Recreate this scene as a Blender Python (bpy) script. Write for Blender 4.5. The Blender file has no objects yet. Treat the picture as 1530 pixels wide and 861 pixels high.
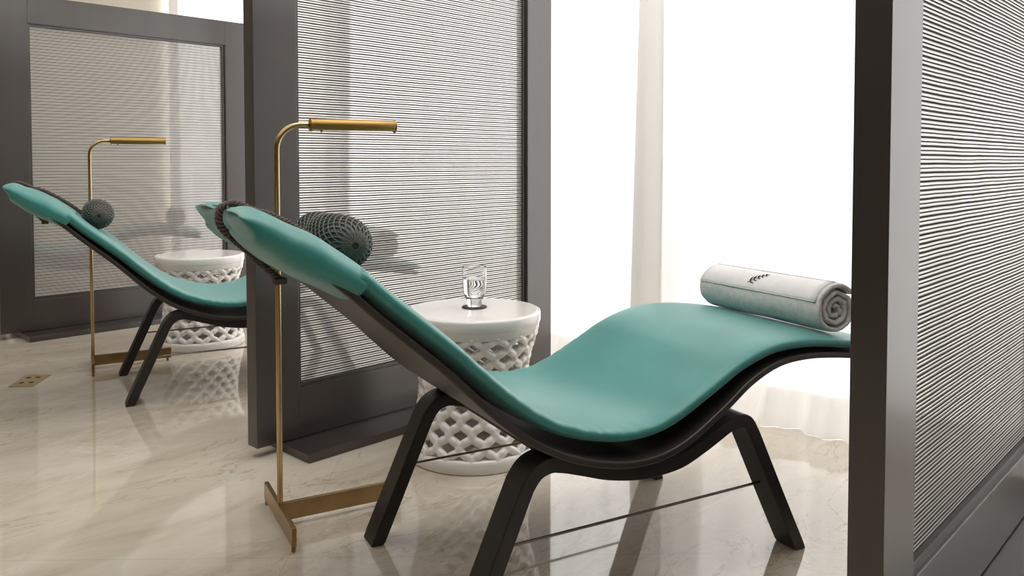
import bpy, bmesh, math, random
from math import sin, cos, pi, radians, sqrt, atan2, hypot
from mathutils import Vector, Matrix, noise
random.seed(7)
SC = bpy.context.scene
COL = SC.collection

# ---------------------------------------------------------------- helpers
def tag(o, label=None, cat=None, group=None, kind=None):
    if label: o['label'] = label
    if cat: o['category'] = cat
    if group: o['group'] = group
    if kind: o['kind'] = kind
    return o

def link(name, me, mat=None, parent=None, smooth=False):
    o = bpy.data.objects.new(name, me)
    COL.objects.link(o)
    if mat:
        me.materials.append(mat)
    if parent: o.parent = parent
    if smooth:
        for p in me.polygons: p.use_smooth = True
    return o

def obj(name, bm, mat=None, parent=None, smooth=False, bevel=0, seg=2):
    bmesh.ops.recalc_face_normals(bm, faces=bm.faces)
    me = bpy.data.meshes.new(name)
    bm.to_mesh(me); bm.free()
    o = link(name, me, mat, parent, smooth)
    if bevel:
        m = o.modifiers.new('bevel', 'BEVEL'); m.width = bevel; m.segments = seg; m.limit_method = 'ANGLE'
        m.angle_limit = radians(35); m.harden_normals = False
    return o

def empty(name, loc, rz=0, label=None, cat=None, group=None):
    o = bpy.data.objects.new(name, None); COL.objects.link(o)
    o.location = loc; o.rotation_euler = (0, 0, rz); o.empty_display_size = .1
    return tag(o, label, cat, group)

def copy_tree(o, parent=None):
    c = o.copy(); COL.objects.link(c)
    for k in ('label',):
        if parent is None and k in c: del c[k]
    if parent: c.parent = parent
    for ch in list(o.children): copy_tree(ch, c)
    return c

def box(bm, x0, x1, y0, y1, z0, z1):
    v = [bm.verts.new((x, y, z)) for z in (z0, z1) for y in (y0, y1) for x in (x0, x1)]
    for f in ((0,2,3,1),(4,5,7,6),(0,1,5,4),(2,6,7,3),(0,4,6,2),(1,3,7,5)):
        bm.faces.new([v[i] for i in f])

def tube(bm, pts, r, n=10, cap=True, closed=False, rfun=None):
    pts = [Vector(p) for p in pts]; N = len(pts)
    rings = []; ref = None
    for i, p in enumerate(pts):
        a = pts[(i-1) % N] if (closed or i > 0) else p
        b = pts[(i+1) % N] if (closed or i < N-1) else p
        t = (b-a).normalized()
        if ref is None:
            ref = Vector((0,0,1)) if abs(t.z) < .9 else Vector((1,0,0))
        s = t.cross(ref)
        if s.length < 1e-5: s = t.cross(Vector((0,1,0)))
        s.normalize(); u = s.cross(t).normalized(); ref = u
        rr = rfun(i) if rfun else r
        rings.append([bm.verts.new(p + s*rr*cos(2*pi*k/n) + u*rr*sin(2*pi*k/n)) for k in range(n)])
    for i in range(N if closed else N-1):
        A = rings[i]; B = rings[(i+1) % N]
        for k in range(n):
            bm.faces.new((A[k], A[(k+1) % n], B[(k+1) % n], B[k]))
    if cap and not closed:
        bm.faces.new(rings[0][::-1]); bm.faces.new(rings[-1])

def lathe(bm, prof, n=48, c=(0,0,0)):
    rings = []
    for r, z in prof:
        if r < 1e-6: rings.append([bm.verts.new((c[0], c[1], c[2]+z))])
        else: rings.append([bm.verts.new((c[0]+r*cos(2*pi*k/n), c[1]+r*sin(2*pi*k/n), c[2]+z)) for k in range(n)])
    for A, B in zip(rings, rings[1:]):
        for k in range(n):
            a, b = A[k % len(A)], A[(k+1) % len(A)]; c2, d = B[(k+1) % len(B)], B[k % len(B)]
            vs = []
            for v in (a, b, c2, d):
                if v not in vs: vs.append(v)
            if len(vs) > 2: bm.faces.new(vs)

def loft(bm, rings, cap=True):
    R = [[bm.verts.new(p) for p in ring] for ring in rings]
    n = len(R[0])
    for A, B in zip(R, R[1:]):
        for k in range(n):
            bm.faces.new((A[k], A[(k+1) % n], B[(k+1) % n], B[k]))
    if cap:
        bm.faces.new(R[0][::-1]); bm.faces.new(R[-1])
    return R

def interp(tab, x):
    """monotone-ish cubic (Catmull) through (x, y) table"""
    if x <= tab[0][0]:
        s = (tab[1][1]-tab[0][1])/(tab[1][0]-tab[0][0]); return tab[0][1]+s*(x-tab[0][0])
    if x >= tab[-1][0]:
        s = (tab[-1][1]-tab[-2][1])/(tab[-1][0]-tab[-2][0]); return tab[-1][1]+s*(x-tab[-1][0])
    for i in range(len(tab)-1):
        if tab[i][0] <= x <= tab[i+1][0]: break
    x0, y0 = tab[i]; x1, y1 = tab[i+1]; h = x1-x0; t = (x-x0)/h
    d = (y1-y0)/h
    m0 = d if i == 0 else (y1-tab[i-1][1])/(x1-tab[i-1][0])
    m1 = d if i+2 >= len(tab) else (tab[i+2][1]-y0)/(tab[i+2][0]-x0)
    return (y0*(2*t**3-3*t**2+1)+m0*h*(t**3-2*t**2+t)+y1*(-2*t**3+3*t**2)+m1*h*(t**3-t**2))

def smoothpath(pts, n=6):
    out = []
    P = [Vector(p) for p in pts]
    for i in range(len(P)-1):
        p0 = P[max(i-1, 0)]; p1 = P[i]; p2 = P[i+1]; p3 = P[min(i+2, len(P)-1)]
        for k in range(n):
            t = k/n
            out.append(.5*((2*p1)+(p2-p0)*t+(2*p0-5*p1+4*p2-p3)*t*t+(3*p1-p0-3*p2+p3)*t**3))
    out.append(P[-1]); return out

# ---------------------------------------------------------------- materials
def srgb(r, g, b):
    f = lambda c: (c/255/12.92) if c/255 <= .04045 else ((c/255+.055)/1.055)**2.4
    return (f(r), f(g), f(b), 1)

def mat(name, col, rough=.5, metal=0, coat=0, coatr=.05, sheen=0, spec=.5, sheen_tint=None):
    m = bpy.data.materials.new(name); m.use_nodes = True
    b = m.node_tree.nodes['Principled BSDF']
    b.inputs['Base Color'].default_value = col
    b.inputs['Roughness'].default_value = rough
    b.inputs['Metallic'].default_value = metal
    b.inputs['Coat Weight'].default_value = coat
    b.inputs['Coat Roughness'].default_value = coatr
    b.inputs['Sheen Weight'].default_value = sheen
    b.inputs['Specular IOR Level'].default_value = spec
    if sheen_tint: b.inputs['Sheen Tint'].default_value = sheen_tint
    return m

def nd(m, t, **kw):
    n = m.node_tree.nodes.new(t)
    for k, v in kw.items(): setattr(n, k, v)
    return n

def noisecol(m, c1, c2, scale=8, detail=4, stretch=(1,1,1), bump=0, bscale=None, bdist=.001, lo=.35, hi=.65, coords='Object'):
    nt = m.node_tree; L = nt.links; b = nt.nodes['Principled BSDF']
    tc = nd(m, 'ShaderNodeTexCoord'); mp = nd(m, 'ShaderNodeMapping'); mp.inputs['Scale'].default_value = stretch
    L.new(tc.outputs[coords], mp.inputs[0])
    n = nd(m, 'ShaderNodeTexNoise'); n.inputs['Scale'].default_value = scale; n.inputs['Detail'].default_value = detail
    L.new(mp.outputs[0], n.inputs['Vector'])
    r = nd(m, 'ShaderNodeValToRGB'); r.color_ramp.elements[0].color = c1; r.color_ramp.elements[1].color = c2
    r.color_ramp.elements[0].position = lo; r.color_ramp.elements[1].position = hi
    L.new(n.outputs[0], r.inputs[0]); L.new(r.outputs[0], b.inputs['Base Color'])
    if bump:
        n2 = nd(m, 'ShaderNodeTexNoise'); n2.inputs['Scale'].default_value = bscale or scale*10; n2.inputs['Detail'].default_value = 3
        L.new(mp.outputs[0], n2.inputs['Vector'])
        bp = nd(m, 'ShaderNodeBump'); bp.inputs['Strength'].default_value = bump; bp.inputs['Distance'].default_value = bdist
        L.new(n2.outputs[0], bp.inputs['Height']); L.new(bp.outputs[0], b.inputs['Normal'])
    return m

# dark satin-lacquered wood of the screens
M_FRAME = noisecol(mat('dark_stained_wood', srgb(60,54,52), .45, coat=.5, coatr=.2), srgb(42,36,33), srgb(50,43,39), 6, 5, (1,1,.15), .05, 60)
M_FRAME.node_tree.nodes['Principled BSDF'].inputs['Coat IOR'].default_value = 1.9
M_SHELL = noisecol(mat('dark_bent_plywood', srgb(48,42,40), .42, coat=.1, coatr=.3), srgb(50,43,40), srgb(58,50,46), 5, 4, (.3,1,1), .05, 50)
M_LEG = mat('black_lacquered_wood', srgb(40,36,35), .38)
M_BRASS = noisecol(mat('brushed_brass', srgb(186,162,118), .26, 1), srgb(182,156,112), srgb(196,172,128), 30, 3, (1,1,.2), .03, 200)
M_BRASSB = noisecol(mat('aged_brass', srgb(160,136,98), .34, 1), srgb(156,132,94), srgb(176,150,108), 12, 3, (1,1,1), .03, 150)
M_HEAD = noisecol(mat('satin_brass', srgb(170,138,84), .42, 1), srgb(160,128,76), srgb(176,144,90), 12, 3, (.3,1,1), .03, 150)
M_STEEL = mat('steel', srgb(150,142,134), .25, 1)
M_PLASTIC = mat('dark_coaster', srgb(52,46,50), .5)
M_WALL = noisecol(mat('beige_plaster', srgb(214,205,188), .85), srgb(212,204,188), srgb(218,210,195), 3)
M_WALLD = noisecol(mat('dark_unseen_wall', srgb(110,98,88), .6), srgb(104,92,82), srgb(118,106,96), 4, 4, (1,1,.2))  # for the unseen walls, made dark brown to cut bounced fill and reflections
M_CEIL = mat('white_ceiling', srgb(235,232,226), .9)

def velvet(name, c1, c2, c3):
    m = mat(name, c1, .44, sheen=.6, spec=.7)
    m.node_tree.nodes['Principled BSDF'].inputs['Sheen Roughness'].default_value = .5
    m.node_tree.nodes['Principled BSDF'].inputs['Sheen Tint'].default_value = c3
    noisecol(m, c1, c2, 5, 5, (1,1,1), .25, 420, .0008, .3, .7)
    return m
M_TEAL = velvet('teal_velvet', srgb(26,124,118), srgb(40,140,133), srgb(215,240,240))
M_TEALP = mat('teal_piping', srgb(46,150,136), .7, sheen=.4)
M_DARKV = velvet('dark_green_velvet', srgb(22,34,31), srgb(30,46,41), srgb(110,140,130))
M_NET = mat('black_net', srgb(88,88,82), .7, sheen=.2)
M_ROPE = mat('dark_rope', srgb(96,84,78), .8)
M_SOFT = noisecol(mat('towel_terry', srgb(226,224,222), .95, sheen=.4), srgb(218,217,216), srgb(232,230,228), 60, 5, (1,1,1), .9, 350, .004)
M_BAND = noisecol(mat('towel_band', srgb(228,226,226), .8, sheen=.2), srgb(224,222,222), srgb(230,228,228), 30, 3, (1,1,1), .2, 500, .0008)
M_EMB = mat('emblem_thread', srgb(52,52,56), .8)

# white glazed ceramic-like stool
M_WHITE = mat('white_glaze', srgb(246,243,239), .22, coat=.6, coatr=.04)
_b = M_WHITE.node_tree.nodes['Principled BSDF']
_b.inputs['Subsurface Weight'].default_value = .0

# polished cream marble laid on the diagonal
def marble():
    m = mat('polished_marble', srgb(205,192,170), .045, spec=.5)
    nt = m.node_tree; L = nt.links; b = nt.nodes['Principled BSDF']
    b.inputs['IOR'].default_value = 2.05
    tc = nd(m, 'ShaderNodeTexCoord')
    mp = nd(m, 'ShaderNodeMapping'); mp.inputs['Rotation'].default_value = (0,0,radians(20)); mp.inputs['Scale'].default_value = (1.0,2.6,1)
    L.new(tc.outputs['Object'], mp.inputs[0])
    n1 = nd(m, 'ShaderNodeTexNoise'); n1.inputs['Scale'].default_value = 1.5; n1.inputs['Detail'].default_value = 8; n1.inputs['Roughness'].default_value = .6; n1.inputs['Distortion'].default_value = .8
    L.new(mp.outputs[0], n1.inputs['Vector'])
    r1 = nd(m, 'ShaderNodeValToRGB'); e = r1.color_ramp.elements
    e[0].position = .3; e[0].color = srgb(188,176,157); e[1].position = .72; e[1].color = srgb(218,210,196)
    e2 = r1.color_ramp.elements.new(.5); e2.color = srgb(206,196,179)
    L.new(n1.outputs[0], r1.inputs[0])
    # veins: thin lines where a distorted noise crosses the middle
    def vein(scale, wid, seed, strength, colr, prev):
        mp2 = nd(m, 'ShaderNodeMapping'); mp2.inputs['Location'].default_value = (seed, seed*.7, 0); mp2.inputs['Rotation'].default_value = (0,0,radians(28)); mp2.inputs['Scale'].default_value = (1,2.2,1)
        L.new(tc.outputs['Object'], mp2.inputs[0])
        n = nd(m, 'ShaderNodeTexNoise'); n.inputs['Scale'].default_value = scale; n.inputs['Detail'].default_value = 7; n.inputs['Roughness'].default_value = .62; n.inputs['Distortion'].default_value = 1.1
        L.new(mp2.outputs[0], n.inputs['Vector'])
        s = nd(m, 'ShaderNodeMath', operation='SUBTRACT'); s.inputs[1].default_value = .5; L.new(n.outputs[0], s.inputs[0])
        a = nd(m, 'ShaderNodeMath', operation='ABSOLUTE'); L.new(s.outputs[0], a.inputs[0])
        mr = nd(m, 'ShaderNodeMapRange'); mr.inputs['From Min'].default_value = 0; mr.inputs['From Max'].default_value = wid; mr.inputs['To Min'].default_value = strength; mr.inputs['To Max'].default_value = 0
        L.new(a.outputs[0], mr.inputs['Value'])
        # patchiness
        n3 = nd(m, 'ShaderNodeTexNoise'); n3.inputs['Scale'].default_value = 1.1; L.new(mp2.outputs[0], n3.inputs['Vector'])
        r3 = nd(m, 'ShaderNodeMapRange'); r3.inputs['From Min'].default_value = .42; r3.inputs['From Max'].default_value = .62
        L.new(n3.outputs[0], r3.inputs['Value'])
        mu = nd(m, 'ShaderNodeMath', operation='MULTIPLY'); L.new(mr.outputs[0], mu.inputs[0]); L.new(r3.outputs[0], mu.inputs[1])
        mx = nd(m, 'ShaderNodeMix', data_type='RGBA'); L.new(mu.outputs[0], mx.inputs[0]); L.new(prev, mx.inputs[6]); mx.inputs[7].default_value = colr
        return mx.outputs[2]
    c = vein(1.8, .012, 3.1, .75, srgb(160,136,108), r1.outputs[0])
    c = vein(3.6, .010, 9.7, .5, srgb(164,142,118), c)
    c = vein(1.2, .02, 15.3, .4, srgb(226,218,204), c)
    # joints of the diagonal tiles
    mpj = nd(m, 'ShaderNodeMapping'); mpj.inputs['Rotation'].default_value = (0,0,radians(-45))
    L.new(tc.outputs['Object'], mpj.inputs[0])
    sx = nd(m, 'ShaderNodeSeparateXYZ'); L.new(mpj.outputs[0], sx.inputs[0])
    prev = c
    for ax, off in ((0, 2.98/sqrt(2)), (1, .55)):
        s = nd(m, 'ShaderNodeMath', operation='SUBTRACT'); L.new(sx.outputs[ax], s.inputs[0]); s.inputs[1].default_value = off - 10.0
        w = nd(m, 'ShaderNodeMath', operation='MODULO'); L.new(s.outputs[0], w.inputs[0]); w.inputs[1].default_value = 1.0
        d = nd(m, 'ShaderNodeMath', operation='SUBTRACT'); L.new(w.outputs[0], d.inputs[0]); d.inputs[1].default_value = .5
        a = nd(m, 'ShaderNodeMath', operation='ABSOLUTE'); L.new(d.outputs[0], a.inputs[0])
        g = nd(m, 'ShaderNodeMath', operation='GREATER_THAN'); L.new(a.outputs[0], g.inputs[0]); g.inputs[1].default_value = .4993
        mu = nd(m, 'ShaderNodeMath', operation='MULTIPLY'); L.new(g.outputs[0], mu.inputs[0]); mu.inputs[1].default_value = .45
        mx = nd(m, 'ShaderNodeMix', data_type='RGBA'); L.new(mu.outputs[0], mx.inputs[0]); L.new(prev, mx.inputs[6]); mx.inputs[7].default_value = srgb(140,124,104)
        prev = mx.outputs[2]
    L.new(prev, b.inputs['Base Color'])
    return m
M_MARBLE = marble()

def sheer(name, col, transp, transl, rough_noise=True):
    m = bpy.data.materials.new(name); m.use_nodes = True; nt = m.node_tree; L = nt.links
    nt.nodes.remove(nt.nodes['Principled BSDF']); out = nt.nodes['Material Output']
    df = nd(m, 'ShaderNodeBsdfDiffuse'); df.inputs[0].default_value = col
    tl = nd(m, 'ShaderNodeBsdfTranslucent'); tl.inputs[0].default_value = col
    tp = nd(m, 'ShaderNodeBsdfTransparent')
    a = nd(m, 'ShaderNodeMixShader'); a.inputs[0].default_value = transl; L.new(df.outputs[0], a.inputs[1]); L.new(tl.outputs[0], a.inputs[2])
    b = nd(m, 'ShaderNodeMixShader'); b.inputs[0].default_value = transp; L.new(a.outputs[0], b.inputs[1]); L.new(tp.outputs[0], b.inputs[2])
    L.new(b.outputs[0], out.inputs[0])
    if rough_noise:
        tc = nd(m, 'ShaderNodeTexCoord'); mp = nd(m, 'ShaderNodeMapping'); mp.inputs['Scale'].default_value = (30,30,30)
        L.new(tc.outputs['Object'], mp.inputs[0])
        n = nd(m, 'ShaderNodeTexNoise'); n.inputs['Scale'].default_value = 2; n.inputs['Detail'].default_value = 6; L.new(mp.outputs[0], n.inputs[0])
        bp = nd(m, 'ShaderNodeBump'); bp.inputs['Strength'].default_value = .3; bp.inputs['Distance'].default_value = .004
        L.new(n.outputs[0], bp.inputs['Height']); L.new(bp.outputs[0], df.inputs['Normal']); L.new(bp.outputs[0], tl.inputs['Normal'])
    return m
M_CURTAIN = sheer('sheer_linen', srgb(244,242,240), .04, .33)
M_CORD = sheer('pale_cord', srgb(244,242,240), .34, .40, False)
M_GAP = mat('dark_thread', srgb(44,39,36), .9)

def glassmat(name, ior, col=(1,1,1,1)):
    m = mat(name, col, 0.0); b = m.node_tree.nodes['Principled BSDF']
    b.inputs['Transmission Weight'].default_value = 1; b.inputs['IOR'].default_value = ior
    return m
M_GLASS = glassmat('clear_glass', 1.45); M_WATER = glassmat('water', 1.33)

# ---------------------------------------------------------------- room shell
X0, X1, Y0, Y1, ZC = -3.2, 3.42, -3.4, 7.22, 2.85
bm = bmesh.new(); box(bm, X0-.1, X1+1.2, Y0-.1, Y1+.1, -.1, 0); tag(obj('floor', bm, M_MARBLE), kind='structure')
bm = bmesh.new(); box(bm, X0-.1, X1+.2, Y0-.1, Y1+.1, ZC, ZC+.1); tag(obj('ceiling', bm, M_CEIL), kind='structure')
bm = bmesh.new(); box(bm, X0-.1, X1+.2, Y1, Y1+.1, 0, ZC); tag(obj('wall_back', bm, M_WALL), kind='structure')
bm = bmesh.new(); box(bm, X0-.1, X1+.2, Y0-.1, Y0, 0, ZC); tag(obj('wall_front', bm, M_WALLD), kind='structure')
bm = bmesh.new(); box(bm, X0-.1, X0, Y0, Y1, 0, ZC); tag(obj('wall_left', bm, M_WALLD), kind='structure')
# window wall: header, sill strip, end piers, glazed opening with slim mullions
bm = bmesh.new(); box(bm, X1, X1+.2, Y0, Y1, ZC-.12, ZC); box(bm, X1, X1+.2, Y0, -2.6, 0, ZC-.12); tag(obj('wall_right', bm, M_CEIL), kind='structure')

# ---------------------------------------------------------------- sheer curtains
def curtain_x(y, z, seed, base):
    """x of the cloth at (y, z)"""
    d = noise.noise(Vector((y*1.3+seed*7.1, z*.25, seed)))*.03
    ph = y*2*pi/.23 + 1.6*noise.noise(Vector((y*.9, z*.22, seed+3)))*2 + seed
    amp = .024*(.55+.45*noise.noise(Vector((y*2.1, .3*z, seed+9))) + .35)
    x = base + d + amp*sin(ph) + .012*sin(2.3*ph+z*.7)
    # the hem trails into the room on the floor
    k = max(0, (.22-z)/.22)
    x -= k**1.6*(.05 + .07*(.5+.5*noise.noise(Vector((y*3.2, 1.7, seed)))))
    return x
def make_curtain(y0, y1, seed, base, label, slant0=0, slant1=0):
    root = empty('sheer_curtain', (base, (y0+y1)/2, 0), 0, label, 'curtain', 'sheer curtains along the window')
    cy = (y0+y1)/2
    def sheet(z0, z1, nz, off, name, mt, fa=0, fb=1):
        bm = bmesh.new(); ny = max(8, int((y1-y0)*(fb-fa)/.0125)); g = []
        for j in range(nz+1):
            z = z0+(z1-z0)*j/nz
            ya = y0+slant0*(1-z/ZC)**1.2; yb = y1+slant1*(1-z/ZC)**1.2
            row = []
            for i in range(ny+1):
                y = ya+(yb-ya)*(fa+(fb-fa)*i/ny)
                zz = z
                row.append(bm.verts.new((curtain_x(y, z, seed, base)-base+off, y-cy, zz)))
            g.append(row)
        for j in range(nz):
            for i in range(ny):
                bm.faces.new((g[j][i], g[j][i+1], g[j+1][i+1], g[j+1][i]))
        return obj(name, bm, mt, root, smooth=True)
    sheet(.001, ZC-.03, 46, 0, 'cloth', M_CURTAIN)
    sheet(.001, .150, 6, .004, 'hem', M_CURTAIN)
    w = .15/(y1-y0)
    sheet(.15, ZC-.03, 46, .004, 'dimming_side_hem', M_CURTAIN, 0, w)  # extra edge layer, added and widened to darken the band where panels overlap
    sheet(.15, ZC-.03, 46, .004, 'dimming_side_hem', M_CURTAIN, 1-w, 1)
    return root
make_curtain(-2.4, 2.12, 1.0, 3.08, 'white sheer curtain hanging behind the rolled towel, overlapping in the middle', slant1=.07)
make_curtain(1.93, 4.80, 2.3, 3.21, 'white sheer curtain hanging right behind the side table with the water glass', slant0=-.08)
make_curtain(4.40, 7.16, 3.7, 3.08, 'white sheer curtain at the far left, seen above the short rear screen')
bm = bmesh.new(); box(bm, 3.05, 3.22, -2.5, 7.18, ZC-.03, ZC); tag(obj('trim_1', bm, M_CEIL), kind='structure')

# ---------------------------------------------------------------- framed screens
SL, SH, ST, ZB = 1.575, 2.04, .066, .037
FX0, FX1, FZ0, FZ1 = .170, SL-.170, .218, 1.874
CX0, CX1, CZ0, CZ1 = FX0+.016, FX1-.016, FZ0+.016, FZ1-.016
def make_cords():
    """ribbed woven infill: pairs of pale cords with dark threads between, slightly wavy"""
    pitch = .0183; n = int((CZ1-CZ0)/pitch); pitch = (CZ1-CZ0)/n
    NS = 110
    bmc = bmesh.new(); bmg = bmesh.new()
    def wob(x, z): return .0010*noise.noise(Vector((x*7, z*9, 0)))+.0003*noise.noise(Vector((x*21, z*30, 4)))
    for k in range(n):
        zc = CZ0+pitch*(k+.5)
        for (c, half) in ((-pitch*.245, pitch*.195), (pitch*.245, pitch*.205)):
            prev = None
            for i in range(NS+1):
                x = CX0+(CX1-CX0)*i/NS
                z = zc+c+wob(x, zc+c)
                row = [bmc.verts.new((x, dy, z+dz)) for dz, dy in ((-half, .0018), (-half*.6, -.0006), (0, -.0014), (half*.6, -.0006), (half, .0018))]
                if prev:
                    for q in range(4): bmc.faces.new((prev[q], row[q], row[q+1], prev[q+1]))
                prev = row
    for k in range(2*n+1):
        zc = CZ0+pitch*k*.5; half = pitch*(.130 if k % 2 == 0 else .075)
        prev = None
        for i in range(NS+1):
            x = CX0+(CX1-CX0)*i/NS
            z = zc+wob(x, zc)
            row = [bmg.verts.new((x, dy, min(max(z+dz, CZ0-.004), CZ1+.004))) for dz, dy in ((-half, -.0006), (half, -.0006), (half, .0022), (-half, .0022))]
            if prev:
                for q in range(4): bmg.faces.new((prev[q], row[q], row[(q+1) % 4], prev[(q+1) % 4]))
            prev = row
    return bmc, bmg
def make_screen(loc, label):
    root = empty('folding_screen', loc, 0, label, 'screen', 'framed screens between the loungers')
    root.name = 'partition_screen'
    def fr(name, boxes, bev=.0015):
        bm = bmesh.new()
        for b in boxes: box(bm, *b)
        return obj(name, bm, M_FRAME, root, bevel=bev)
    fr('stile', [(0, FX0, 0, ST, ZB, SH)])
    fr('stile', [(FX1, SL, 0, ST, ZB, SH)])
    fr('top_rail', [(FX0, FX1, 0, ST, FZ1, SH)])
    fr('bottom_rail', [(FX0, FX1, 0, ST, ZB, FZ0)])
    # stepped bead round the infill, both faces
    bm = bmesh.new()
    for (a, y0, y1) in ((.003, .003, .020), (.012, .020, .040), (.016, .014, .030), (.010, ST-.012, ST-.004)):
        box(bm, FX0, FX0+a, y0, y1, FZ0, FZ1); box(bm, FX1-a, FX1, y0, y1, FZ0, FZ1)
        box(bm, FX0+a, FX1-a, y0, y1, FZ0, FZ0+a); box(bm, FX0+a, FX1-a, y0, y1, FZ1-a, FZ1)
    obj('bead', bm, M_FRAME, root)
    c, g = make_cords()
    a = obj('woven_panel', c, M_CORD, root, smooth=True); a.location = (0, .027, 0)
    b = obj('binding_threads', g, M_GAP, a)
    bm = bmesh.new(); box(bm, .103, SL-.103, -.168, ST+.168, 0, ZB-.004)
    obj('plinth', bm, M_FRAME, root, bevel=.003)
    bm = bmesh.new(); box(bm, .16, SL-.16, .006, ST-.006, ZB-.006, ZB+.002)
    obj('spacer', bm, M_FRAME, root)
    return root
s1 = make_screen((1.398, 2.585, 0), 'dark-framed woven screen in the middle, behind the front lounger and side table')
s2 = copy_tree(s1); s2.location = (1.512, .509, 0)
s2['label'] = 'dark-framed woven screen at the right edge, its end post in front of the towel'
s3 = copy_tree(s1); s3.location = (1.300, 5.392, 0)
s3['label'] = 'dark-framed woven screen at the far left, behind the rear lounger'

# ---------------------------------------------------------------- chaise lounge
LA = radians(-17.7)
UC, VC = 1.18, 1.826
def L2W(u, v, z=0, off=(0,0)): return (u*cos(LA)-v*sin(LA)+off[0], u*sin(LA)+v*cos(LA)+off[1], z)
TOP = [(.262,.962),(.30,.958),(.356,.934),(.432,.893),(.504,.842),(.566,.788),(.638,.728),(.713,.664),(.776,.605),(.841,.548),(.927,.488),(1.034,.445),(1.148,.426),(1.248,.438),(1.375,.494),(1.486,.548),(1.604,.580),(1.729,.583),(1.86,.568),(1.96,.550),(2.08,.530)]
THK = [(.26,.030),(.5,.050),(.75,.050),(1.1,.046),(1.5,.047),(1.75,.044),(2.08,.040)]
GAP = [(.26,.001),(.5,.003),(.75,.010),(.9,.018),(1.05,.026),(1.2,.031),(1.35,.026),(1.5,.013),(1.65,.006),(2.08,.001)]
def frame_at(tab, u):
    e = .004; dz = (interp(tab, u+e)-interp(tab, u-e))/(2*e)
    t = Vector((1, dz)).normalized(); return t, Vector((-t.y, t.x))
def surf(u, d):   # point d below the top line, along its normal (u, z)
    t, n = frame_at(TOP, u); z = interp(TOP, u)
    return u-n.x*d, z-n.y*d
def us(a, b, n): return [a+(b-a)*i/n for i in range(n+1)]
def superring(hw, t, n=40, p=.32, pz=.7):
    out = []
    for k in range(n):
        a = 2*pi*k/n; c, s = cos(a), sin(a)
        out.append((hw*math.copysign(abs(c)**p, c), t/2*math.copysign(abs(s)**pz, s)))
    return out
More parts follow.
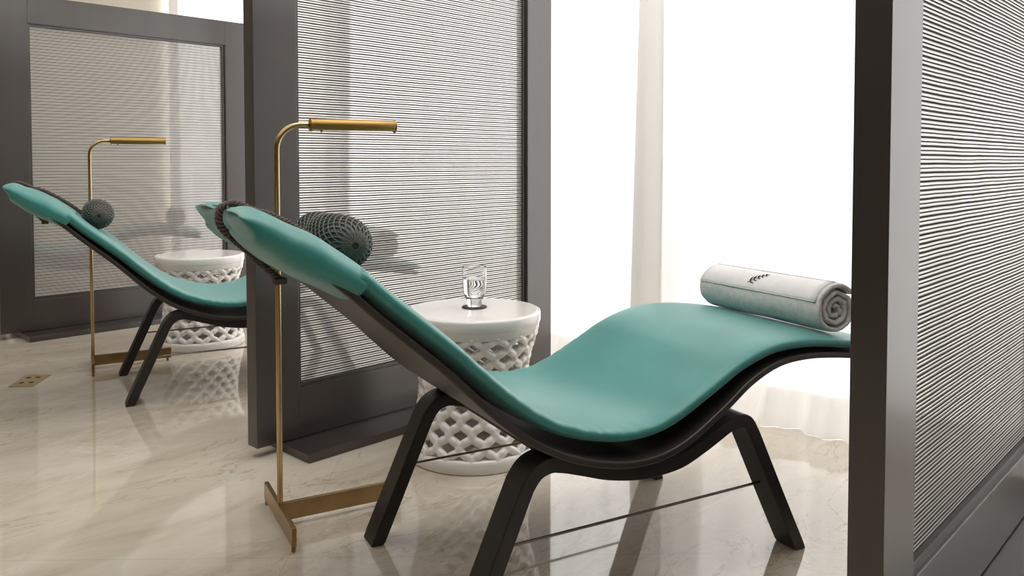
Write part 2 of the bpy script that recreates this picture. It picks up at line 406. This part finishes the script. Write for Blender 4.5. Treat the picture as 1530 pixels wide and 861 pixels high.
def make_lounger():
    root = empty('chaise_lounge', (*L2W(UC, VC)[:2], 0), LA)
    tag(root, 'teal velvet chaise lounge with a rolled towel on its foot, nearest the viewer', 'lounger', 'chaise lounges in the relaxation bays')
    # cushion
    rings = []
    U = us(.500, 2.06, 126)
    for i, u in enumerate(U):
        t = interp(THK, u); hw = .318
        k = 1
        e = (2.06-u)/.045
        if e < 1: k = sqrt(max(0.02, 1-(1-e)**2))
        hw2 = hw-(1-k)*.03; t2 = t*max(k, .25)
        row = []
        for (y, s) in superring(hw2, t2):
            d = t/2 - s
            fall = abs(y)/hw
            dish = .010*(1-fall**2)*(.4 if u < .7 else 1-.9*min(1, max(0, (u-1.45)/.3)))        # body-shaped hollow
            if s > 0: d += dish
            # puckers along the stretched edge of the seat
            if fall > .85 and s > 0:
                d += .0016*sin(u*140+3*sin(u*23))*max(0, 1-abs(u-1.05)/.45)
            uu, zz = surf(u, d); row.append((uu-UC, y, zz))
        rings.append(row)
    bm = bmesh.new(); loft(bm, rings); cush = obj('cushion', bm, M_TEAL, root, smooth=True)
    # bent plywood shell
    rings = []
    WID = [(.27,.300),(.6,.318),(.85,.330),(1.1,.336),(1.4,.331),(1.7,.322),(2.06,.312)]
    for u in us(.41, 2.055, 120):
        hw = interp(WID, u); g = interp(GAP, u)+interp(THK, u); row = []
        e = (2.055-u)/.05
        if e < 1: hw -= .03*(1-sqrt(max(0, 1-(1-e)**2)))
        th = .017
        for k in range(32):
            if k < 16: y = -hw+2*hw*k/15; d0 = g
            else: y = hw-2*hw*(k-16)/15; d0 = g+th
            y_ = y; sag = .016*(1-(abs(y)/hw)**2)*min(1, max(0, (u-.6)/.4))
            uu, zz = surf(u, d0+sag*0); row.append((uu-UC, y_, zz))
        rings.append(row)
    bm = bmesh.new(); loft(bm, rings); obj('shell', bm, M_SHELL, root, smooth=False, bevel=.004)
    for p in bpy.data.objects[-1:]: pass
    # padded hood pulled over the top of the backrest, drawn in by the strap
    rings = []
    for i, u in enumerate(us(.262, .518, 46)):
        e = (u-.262)/.05; k = sqrt(max(.05, 1-(1-min(1, e))**2))
        t = (interp([(.262,.056),(.33,.080),(.42,.094),(.50,.084),(.52,.080)], u))*k
        row = []
        en = max(0, (u-.44)/.078)
        for (y, s) in superring(.323-(1-k)*.03-.0030*en, t, 56, .30, .8):
            d = t/2*1.0 - s - .002 + (.0012*en if s > 0 else 0)
            if e < 1: d += .012*(1-k)
            pin = math.exp(-((y-.0)/.035)**2)*max(0, 1-(u-.262)/.13)
            puff = math.exp(-((abs(y)-.085)/.05)**2)*max(0, 1-(u-.262)/.16)
            du = .026*pin*max(0, 1-(u-.262)/.05)
            d += (.016*pin-.008*puff)*(1 if s > 0 else -1)
            d += .0035*noise.noise(Vector((u*18, y*9, 1 if s > 0 else 5)))*(1-en)
            d += .012*max(0, y/.327)*max(0, 1-(u-.262)/.15)     # the far corner droops a little
            if s < 0 and u > .45: d += .0
            uu, zz = surf(u, d); row.append((uu+du-UC+.03*max(0, (u-.48)/.055)*0, y, zz))
        rings.append(row)
    bm = bmesh.new(); loft(bm, rings); obj('head_cover', bm, M_TEAL, root, smooth=True)
    # small pull tab on the hood
    # legs: flat bentwood slabs that turn under the shell and meet at mid-length
    def slab(path, w, t, y):
        P = smoothpath([Vector((a, 0, b)) for a, b in path], 7); rings = []
        for i, p in enumerate(P):
            a = P[max(i-1, 0)]; b = P[min(i+1, len(P)-1)]; tt = (b-a).normalized(); n = Vector((-tt.z, 0, tt.x))
            if i == 0: n = Vector((1 if n.x > 0 else -1, 0, 0))*abs(1)
            rings.append([(p.x-UC+n.x*s*t/2, y+q*w/2, max(0, p.z+n.z*s*t/2)) for s, q in ((-1,-1),(-1,1),(1,1),(1,-1))])
        bm = bmesh.new(); loft(bm, rings); return bm
    rear = [(.708,0),(.776,.15),(.846,.306),(.862,.338),(.886,.364),(.920,.374),(.955,.368),(1.006,.352),(1.08,.328),(1.16,.313),(1.222,.310)]
    front = [(1.710,0),(1.628,.16),(1.552,.312),(1.532,.350),(1.512,.378),(1.485,.385),(1.450,.380),(1.413,.364),(1.36,.341),(1.29,.317),(1.215,.310)]
    front_far = [(a-.030*max(0, 1-b/.35), b) for a, b in front]
    for sgn in (-1, 1):
        y = sgn*.282
        o = obj('leg', slab(rear, .074, .036, y), M_LEG, root, smooth=False, bevel=.003)
        o = obj('leg', slab(front if sgn < 0 else front_far, .074, .035, y), M_LEG, root, smooth=False, bevel=.003)
        # tie rod with hooked end
        r = bmesh.new()
        tube(r, smoothpath([(.790-UC,y-.0,.197),(.9-UC,y-.0,.197),(1.55-UC,y,.196),(1.605-UC,y,.198),(1.618-UC,y,.21)], 5), .0036, 8)
        obj('tie_rod', r, M_STEEL, root, smooth=True)
        b = bmesh.new(); lathe(b, [(0,0),(.007,0),(.009,-.004),(.008,-.009),(0,-.011)], 12, (.962-UC, y-sgn*.0, .349)); obj('bolt', b, M_STEEL, root, smooth=True)
    # cross battens under the shell join the two leg frames
    for u, z in ((.985,.352),(1.38,.350)):
        b = bmesh.new(); box(b, u-.02-UC, u+.02-UC, -.24, .24, z-.005, z+.012); obj('batten', b, M_LEG, root, bevel=.002)
    return root
lounge = make_lounger()
OFF2 = (.194, 2.32); OFF3 = (.30, 4.98)
lounge2 = copy_tree(lounge); p = L2W(UC, VC, 0, OFF2); lounge2.location = p
lounge2['label'] = 'teal velvet chaise lounge at the left, partly behind the middle screen'
lounge3 = copy_tree(lounge); lounge3.location = L2W(UC, VC, 0, OFF3)
lounge3['label'] = 'teal chaise lounge seen blurred through the far left woven screen'

# ---------------------------------------------------------------- neck rolls in net, with strap
def make_neck(uN, vo, off, lab):
    t, n = frame_at(TOP, uN)
    r = .062; d = .016
    cu, cz = uN+n.x*(r-d), interp(TOP, uN)+n.y*(r-d)
    # stored in lounger-local coordinates
    root = empty('neck_pillow', L2W(UC, VC, 0, off), LA, lab, 'pillow', 'netted neck pillows on the loungers')
    HL = .205
    def rad(y):
        s = min(1, abs(y)/HL); rr = r*(1-s**5)**.5
        rr *= (1-.10*math.exp(-((y-.06)/.05)**2))
        return max(rr, .002)
    ys = [-HL+2*HL*(.5-.5*cos(pi*i/48)) for i in range(49)]
    rings = [[(cu-UC+rad(y)*cos(2*pi*k/40), y+vo, cz+rad(y)*sin(2*pi*k/40)) for k in range(40)] for y in ys]
    bm = bmesh.new(); loft(bm, rings); obj('roll', bm, M_DARKV, root, smooth=True)
    bm = bmesh.new(); NB = 22
    yl = [-HL*.9985+2*HL*.9985*(.5-.5*cos(pi*i/70)) for i in range(71)]
    for sg in (1, -1):
        for k in range(NB):
            pts = []
            for y in yl:
                a = 2*pi*k/NB + sg*y*9.0; q = rad(y)+.0024
                pts.append((cu-UC+q*cos(a), y+vo, cz+q*sin(a)))
            tube(bm, pts, .0019, 5)
    obj('net', bm, M_NET, root, smooth=True)
    # strap: from the roll over the hood, round its end and back to the underside
    P = []
    for u in us(uN-.04, .30, 8):
        a, b = surf(u, -.008 if u > .36 else -.002); P.append((a-UC, 0, b))
    P += [(.276-UC, 0, .952), (.270-UC, 0, .935), (.272-UC, 0, .915), (.290-UC, 0, .890), (.34-UC, 0, .842), (.38-UC, 0, .803), (.395-UC, 0, .789)]
    P = smoothpath(P, 8)
    bm = bmesh.new()
    tube(bm, P, .006, 10, rfun=lambda i: .0052)
    # twisted plies
    for ph in (0, 2*pi/3, 4*pi/3):
        Q = []; L_ = 0
        for i, q in enumerate(P):
            if i: L_ += (P[i]-P[i-1]).length
            tt = (P[min(i+1, len(P)-1)]-P[max(i-1, 0)]).normalized(); nn = Vector((-tt.z, 0, tt.x))
            a = ph+L_*230
            Q.append(q+nn*.0055*cos(a)+Vector((0,1,0))*.0075*sin(a))
        tube(bm, Q, .0036, 6)
    obj('strap', bm, M_ROPE, root, smooth=True)
    bm = bmesh.new(); box(bm, .384-UC, .412-UC, -.014, .014, .776, .790); o = obj('clip', bm, M_ROPE, root, bevel=.002)
    return root
make_neck(.526, .15, (0,0), 'dark netted neck pillow strapped to the front lounger')
make_neck(.575, .02, OFF2, 'dark netted neck pillow strapped to the left rear lounger')

# ---------------------------------------------------------------- rolled towels
def make_towel(loc, ang, tilt):
    R = .081; HL = .272
    root = empty('rolled_towel', loc, ang, 'light grey rolled towel with a dark fern emblem on the front lounger', 'towel', 'rolled towels on the loungers')
    root.rotation_euler = (tilt, 0, ang)          # local y = axis of the roll
    SX, SZ = 1.02, .96
    turns = 3.3; NT = 150; a_end = radians(142)   # where the outer flap ends
    pts = []
    for i in range(NT+1):
        f = i/NT; a = a_end - 2*pi*turns*(1-f); r = .016+(R-.016)*(.12*f+.88*f)
        pts.append((a, r))
    th = .0185
    ys = [-HL, -HL+.004, -HL+.012] + [-HL+.03+(2*HL-.06)*j/16 for j in range(17)] + [HL-.012, HL-.004, HL]
    bm = bmesh.new(); G = []
    for j, y in enumerate(ys):
        e = min(y+HL, HL-y); sh = .0 if e > .02 else (1-e/.02)
        row_o = []; row_i = []
        for (a, r) in pts:
            w = (.0022 if r > R-.01 else .005)*noise.noise(Vector((cos(a)*3+y*8, sin(a)*3, r*40)))
            tt = th*(1-.45*sh)
            ro = r + w - .004*sh - .5*(th-tt)*0; ri = ro-tt
            yy = y + (.006*noise.noise(Vector((a*1.5, r*60, y)))) *(1 if e < .02 else 0) - math.copysign(.010*(1-r/R), y)*(1 if e < .05 else 0)*1.0
            row_o.append(bm.verts.new((-cos(a)*ro*SX, yy, sin(a)*ro*SZ+R*SZ)))
            row_i.append(bm.verts.new((-cos(a)*ri*SX, yy, sin(a)*ri*SZ+R*SZ)))
        G.append((row_o, row_i))
    for j in range(len(ys)-1):
        A, B = G[j], G[j+1]
        for i in range(NT):
            bm.faces.new((A[0][i], A[0][i+1], B[0][i+1], B[0][i])); bm.faces.new((A[1][i], B[1][i], B[1][i+1], A[1][i+1]))
        for i in (0, NT): bm.faces.new((A[0][i], B[0][i], B[1][i], A[1][i]))
    for (o, i_) in (G[0], G[-1]):
        for i in range(NT): bm.faces.new((o[i], i_[i], i_[i+1], o[i+1]))
    obj('roll', bm, M_SOFT, root, smooth=True)
    # flat woven band with ridged borders running along the roll
    def rw(a): return R-(a_end-a)/(2*pi)*((R-.016)/turns)+.0010
    bm = bmesh.new(); a0, a1 = radians(20), radians(90); rows = []
    for j in range(21):
        y = -HL+.012+(2*HL-.024)*j/20; row = []
        for k in range(13):
            a = a0+(a1-a0)*k/12; rr = rw(a)+.0008*(0 < k < 12)
            rr += .0006*noise.noise(Vector((y*9, a*3, 0)))
            row.append((-cos(a)*rr*SX, y, sin(a)*rr*SZ+R*SZ))
        for k in range(12, -1, -1):
            a = a0+(a1-a0)*k/12; rr = rw(a)-.006
            row.append((-cos(a)*rr*SX, y, sin(a)*rr*SZ+R*SZ))
        rows.append(row)
    loft(bm, rows); band = obj('woven_band', bm, M_BAND, root, smooth=True)
    bm = bmesh.new()
    for a in (a0, a1):
        tube(bm, [(-cos(a)*(rw(a)+.0006)*SX, -HL+.012+(2*HL-.024)*j/20, sin(a)*(rw(a)+.0006)*SZ+R*SZ) for j in range(21)], .0018, 6)
    obj('ridge', bm, M_SOFT, band, smooth=True)
    # embroidered fern sprig
    def on(yy, a, h=.0036): rr = rw(a)+h-.001; return Vector((-cos(a)*rr*SX, yy, sin(a)*rr*SZ+R*SZ))
    bm = bmesh.new()
    ac = radians(52)
    stem = []
    for i in range(12):
        f = i/11; yy = .032-.060*f; a = ac+(-.28+.72*f-.14*f*f); stem.append((yy, a))
    tube(bm, [on(*s) for s in stem], .0009, 5)
    for i in range(1, 11, 2):
        yy, a = stem[i]; ln = .020*(1-(i/12))**.8+.003
        for sg, la in ((1, .95), (-1, .75)):
            tip = (yy-ln*.12, a+ln*la/R) if sg > 0 else (yy-ln*.95, a-ln*.18/R)
            p0 = on(yy, a); p1 = on((yy+tip[0])/2+.0015, (a+tip[1])/2); p2 = on(*tip)
            tube(bm, [p0, p1, p2], .001, 5, rfun=lambda q: (.0008, .0019, .0005)[q])
    obj('fern_emblem', bm, M_EMB, band, smooth=True)
    return root
def towel_at(off, src=None):
    # axis runs from the near edge to the far edge of the foot end
    n_ = Vector(L2W(1.875, 1.530, 0, off)); f_ = Vector(L2W(1.925, 2.078, 0, off)); c = (n_+f_)/2
    zc = interp(TOP, 1.90)-.0088
    ang = atan2(f_.y-n_.y, f_.x-n_.x)-pi/2
    if src is None: return make_towel((c.x, c.y, zc), ang, -.018)
    t = copy_tree(src); t.location = (c.x, c.y, zc); return t
tw = towel_at((0,0))
tw2 = towel_at(OFF2, tw); tw2['label'] = 'rolled towel on the rear lounger, a blurred shape behind the middle screen'
tw3 = towel_at(OFF3, tw); tw3['label'] = 'rolled towel seen faintly through the far left screen'

# ---------------------------------------------------------------- reading lamps
def make_lamp():
    root = empty('reading_lamp', (1.187, 2.058, 0), LA, 'tall brass reading lamp standing behind the front lounger', 'floor lamp', 'brass reading lamps beside the loungers')
    # plates standing on edge: a crossbar and a long bar; local x points along the head
    th = .0065
    bm = bmesh.new(); box(bm, -th*2, 0, -.180, .180, .016, .068); obj('base_bar', bm, M_BRASSB, root, bevel=.0012)
    bm = bmesh.new(); box(bm, 0, .362, -th, th, .016, .068); obj('base_bar', bm, M_BRASSB, root, bevel=.0012)
    for x, y in ((-th, -.170), (-th, .170), (.345, 0)):
        bm = bmesh.new(); lathe(bm, [(0,0),(.0058,0),(.0062,.002),(.0062,.018),(0,.018)], 14, (x, y, 0)); obj('foot_stud', bm, M_BRASSB, root, smooth=True)
    P = [(-.004,0,.060),(-.004,0,.5),(-.004,0,1.06)]
    R = .072
    for k in range(0, 11):
        a = pi*k/20; P.append((-.004+R-R*cos(a), 0, 1.157-R+R*sin(a)))
    P += [(.080,0,1.157),(.102,0,1.157)]
    bm = bmesh.new(); tube(bm, P, .0082, 16); obj('pole', bm, M_BRASS, root, smooth=True)
    # head: half-open tube shade with end caps and a collar
    bm = bmesh.new(); N = 40; r0, r1 = .0185, .0165; x0, x1 = .094, .350
    def ring(x, r, a0, a1): return [(x, r*sin(a0+(a1-a0)*k/N), 1.157+r*cos(a0+(a1-a0)*k/N)) for k in range(N+1)]
    a0, a1 = radians(-142), radians(142)
    rows = []
    for x in us(x0, x1, 2): rows.append(ring(x, r0, a0, a1)+ring(x, r1, a0, a1)[::-1])
    loft(bm, rows); sh = obj('lamp_shade', bm, M_HEAD, root, smooth=False, bevel=.0004)
    for p in sh.data.polygons: p.use_smooth = len(p.vertices) == 4
    for xa, xb in ((x0-.003, x0+.003), (x1-.003, x1+.001)):
        bm = bmesh.new(); v = []
        rows = [[(x, .0192*sin(2*pi*k/32), 1.157+.0192*cos(2*pi*k/32)) for k in range(32)] for x in (xa, xb)]
        loft(bm, rows); obj('end_cap', bm, M_HEAD, root, bevel=.001)
    bm = bmesh.new(); tube(bm, [(x0+.012,0,1.158),(x1-.008,0,1.158)], .0085, 16); obj('tube_bulb', bm, mat('frosted_tube', srgb(225,222,210), .4), root, smooth=True)
    bm = bmesh.new(); lathe(bm, [(0,-.0215),(.003,-.0215),(.0034,-.014),(0,-.014)], 12, (.125, 0, 1.157)); obj('switch', bm, M_BRASS, root, smooth=True)
    return root
lamp = make_lamp()
lamp2 = copy_tree(lamp); lamp2.location = (1.187+.266, 2.058+2.279, 0)
lamp2['label'] = 'tall brass reading lamp at the left, standing behind the rear lounger'

# ---------------------------------------------------------------- lattice side tables
def make_table():
    root = empty('side_table', (1.985, 2.097, 0), 0, 'round white lattice side table carrying the glass of water', 'side table', 'white lattice side tables')
    H = .520
    def R(z): 
        return interp([(0,.238),(.05,.230),(.12,.213),(.20,.199),(.28,.195),(.35,.203),(.41,.219),(.46,.234),(.48,.238)], z)
    bm = bmesh.new()
    lathe(bm, [(0,H-.012),(.222,H-.012),(.230,H-.006),(.237,H-.001),(.241,H-.003),(.2425,H-.010),(.2425,H-.036),(.240,H-.041),(.238,H-.046),(.236,H-.066),(.231,H-.071),(.224,H-.073),(.212,H-.068),(0,H-.062)][::1], 96)
    # slightly raised flat top
    obj('table_top', bm, M_WHITE, root, smooth=True)
    bm = bmesh.new()
    lathe(bm, [(0,H-.011),(.2,H-.011),(.228,H-.010),(.2335,H-.004),(.233,H-.0005),(.228,H),(0,H)], 96)
    obj('top_disc', bm, M_WHITE, root, smooth=False, bevel=.001)
    bm = bmesh.new()
    lathe(bm, [(.205,0),(.236,0),(.240,.006),(.240,.034),(.234,.046),(.226,.048),(.212,.044),(.205,.030),(.205,0)], 96)
    obj('base_ring', bm, M_WHITE, root, smooth=True)
    # pierced lattice: two families of wavy ribs, fused
    N = 16; z0, z1 = .040, .462; rows = 5.0; T = rows*2*pi/N
    bm = bmesh.new(); NS = 90
    for sg in (1, -1):
        for k in range(N):
            pts = []
            for i in range(NS+1):
                f = i/NS; z = z0+(z1-z0)*f; a = 2*pi*k/N + sg*T*f
                a += .030*sin(2*pi*rows*2*f + (pi if sg > 0 else 0))
                q = R(z)-.010
                pts.append((q*cos(a), q*sin(a), z))
            tube(bm, pts, .0105, 8, rfun=lambda i: .0128+.0040*cos(2*pi*rows*2*i/NS)**2)
    # knuckles in the cells narrow each opening to a four-lobed hole
    o = obj('lattice', bm, M_WHITE, root, smooth=True)
    m = o.modifiers.new('remesh', 'REMESH'); m.mode = 'VOXEL'; m.voxel_size = .0040; m.use_smooth_shade = True
    m = o.modifiers.new('smooth', 'SMOOTH'); m.factor = .6; m.iterations = 4
    return root
table = make_table()
table2 = copy_tree(table); table2.location = (2.084, 4.490, 0)
table2['label'] = 'round white lattice side table at the left beside the rear lounger, bare top'

# ---------------------------------------------------------------- coaster and glass of water
CX_, CY_ = 2.005, 2.112
bm = bmesh.new(); lathe(bm, [(0,0),(.044,0),(.046,.0015),(.045,.004),(0,.004)], 48)
o = obj('coaster', bm, M_PLASTIC, smooth=False); o.location = (CX_, CY_, .5205); tag(o, 'thin dark round coaster under the water glass', 'coaster')
g = empty('drinking_glass', (CX_, CY_, .525), 0, 'clear glass of water on the dark coaster', 'glass')
outer = [(0,0),(.024,0),(.0262,.0004),(.0272,.0015),(.0275,.004),(.028,.022),(.034,.032),(.0405,.046),(.0435,.075),(.0440,.105),(.0437,.140),(.0436,.1452),(.0432,.1462)]
inner = [(.0426,.1462),(.0422,.1452),(.0423,.140),(.0425,.105),(.0418,.076),(.0385,.048),(.030,.034),(.020,.030),(0,.029)]
bm = bmesh.new(); lathe(bm, outer+inner, 64); obj('tumbler', bm, M_GLASS, g, smooth=True)
wi = [(0,.0292),(.0198,.0302),(.0298,.0342),(.0383,.0482),(.0416,.0762),(.0423,.098),(.0423,.1012),(.0420,.1015),(.0412,.1008),(.0400,.1003),(.037,.1002),(0,.1002)]
bm = bmesh.new(); lathe(bm, wi, 64); obj('water', bm, M_WATER, g, smooth=True)

# ---------------------------------------------------------------- brass floor socket
bm = bmesh.new()
cor = [(1.051,4.260),(1.135,4.186),(1.262,4.357),(1.174,4.440)]
lo = [bm.verts.new((x, y, .0)) for x, y in cor]; hi = [bm.verts.new((x, y, .003)) for x, y in cor]
bm.faces.new(lo[::-1]); bm.faces.new(hi)
for i in range(4): bm.faces.new((lo[i], lo[(i+1) % 4], hi[(i+1) % 4], hi[i]))
fs = obj('plate', bm, mat('socket_brass', srgb(176,156,120), .5, .5), None, bevel=.0008)
root = empty('floor_socket', (0,0,.0004), 0, 'brass floor socket plate set in the marble at the left', 'floor socket')
fs.parent = root
c = [Vector((x, y, .003)) for x, y in cor]; ex = (c[1]-c[0]); ey = (c[3]-c[0])
for s, t in ((.32,.28),(.32,.70),(.70,.30),(.70,.72)):
    bm = bmesh.new(); p_ = c[0]+ex*s+ey*t
    lathe(bm, [(0,0),(.011,0),(.012,.0012),(.010,.0018),(0,.0018)], 20, tuple(p_)); obj('socket_cap', bm, M_STEEL, root, smooth=False)

# ---------------------------------------------------------------- light
W = bpy.data.worlds.new('world'); SC.world = W; W.use_nodes = True
bg = W.node_tree.nodes['Background']; bg.inputs[0].default_value = (.95,.97,1,1); bg.inputs[1].default_value = .8
def area(name, loc, rot, sx, sy, power, col=(1,1,1)):
    l = bpy.data.lights.new(name, 'AREA'); l.shape = 'RECTANGLE'; l.size = sx; l.size_y = sy; l.energy = power; l.color = col
    o = bpy.data.objects.new(name, l); COL.objects.link(o); o.location = loc; o.rotation_euler = rot; return o
# daylight outside the window (faces -x)
area('daylight', (4.35, 2.4, 1.55), (0, radians(90), 0), 3.4, 10.5, 610, (.995, .995, 1))
# soft fill lights added under the ceiling, no fixtures seen there
area('ceiling_fill', (1.7, 1.5, ZC-.03), (0, 0, 0), 1.7, 1.9, 31, (1, .975, .95))
area('ceiling_fill', (1.7, 4.0, ZC-.03), (0, 0, 0), 1.7, 1.9, 17, (1, .965, .93))
area('ceiling_fill', (-.2, .6, ZC-.03), (0, 0, 0), 1.6, 2.4, 13, (1, .965, .93))
area('ceiling_fill', (.2, 3.6, ZC-.03), (0, 0, 0), 1.6, 2.4, 15, (1, .965, .93))

# ---------------------------------------------------------------- camera
cam = bpy.data.cameras.new('camera'); co = bpy.data.objects.new('camera', cam); COL.objects.link(co)
co.location = (0, 0, 1.05); co.rotation_euler = (radians(88), 0, radians(43.8-90))
cam.sensor_width = 36; cam.lens = 1200/1530*36; cam.shift_y = -146.6/1530; cam.clip_start = .02
SC.camera = co
vs = SC.view_settings; vs.view_transform = 'Standard'; vs.look = 'None'; vs.exposure = 0; vs.gamma = 1; vs.use_curve_mapping = False
SC.cycles.max_bounces = 12; SC.cycles.transparent_max_bounces = 24; SC.cycles.transmission_bounces = 10
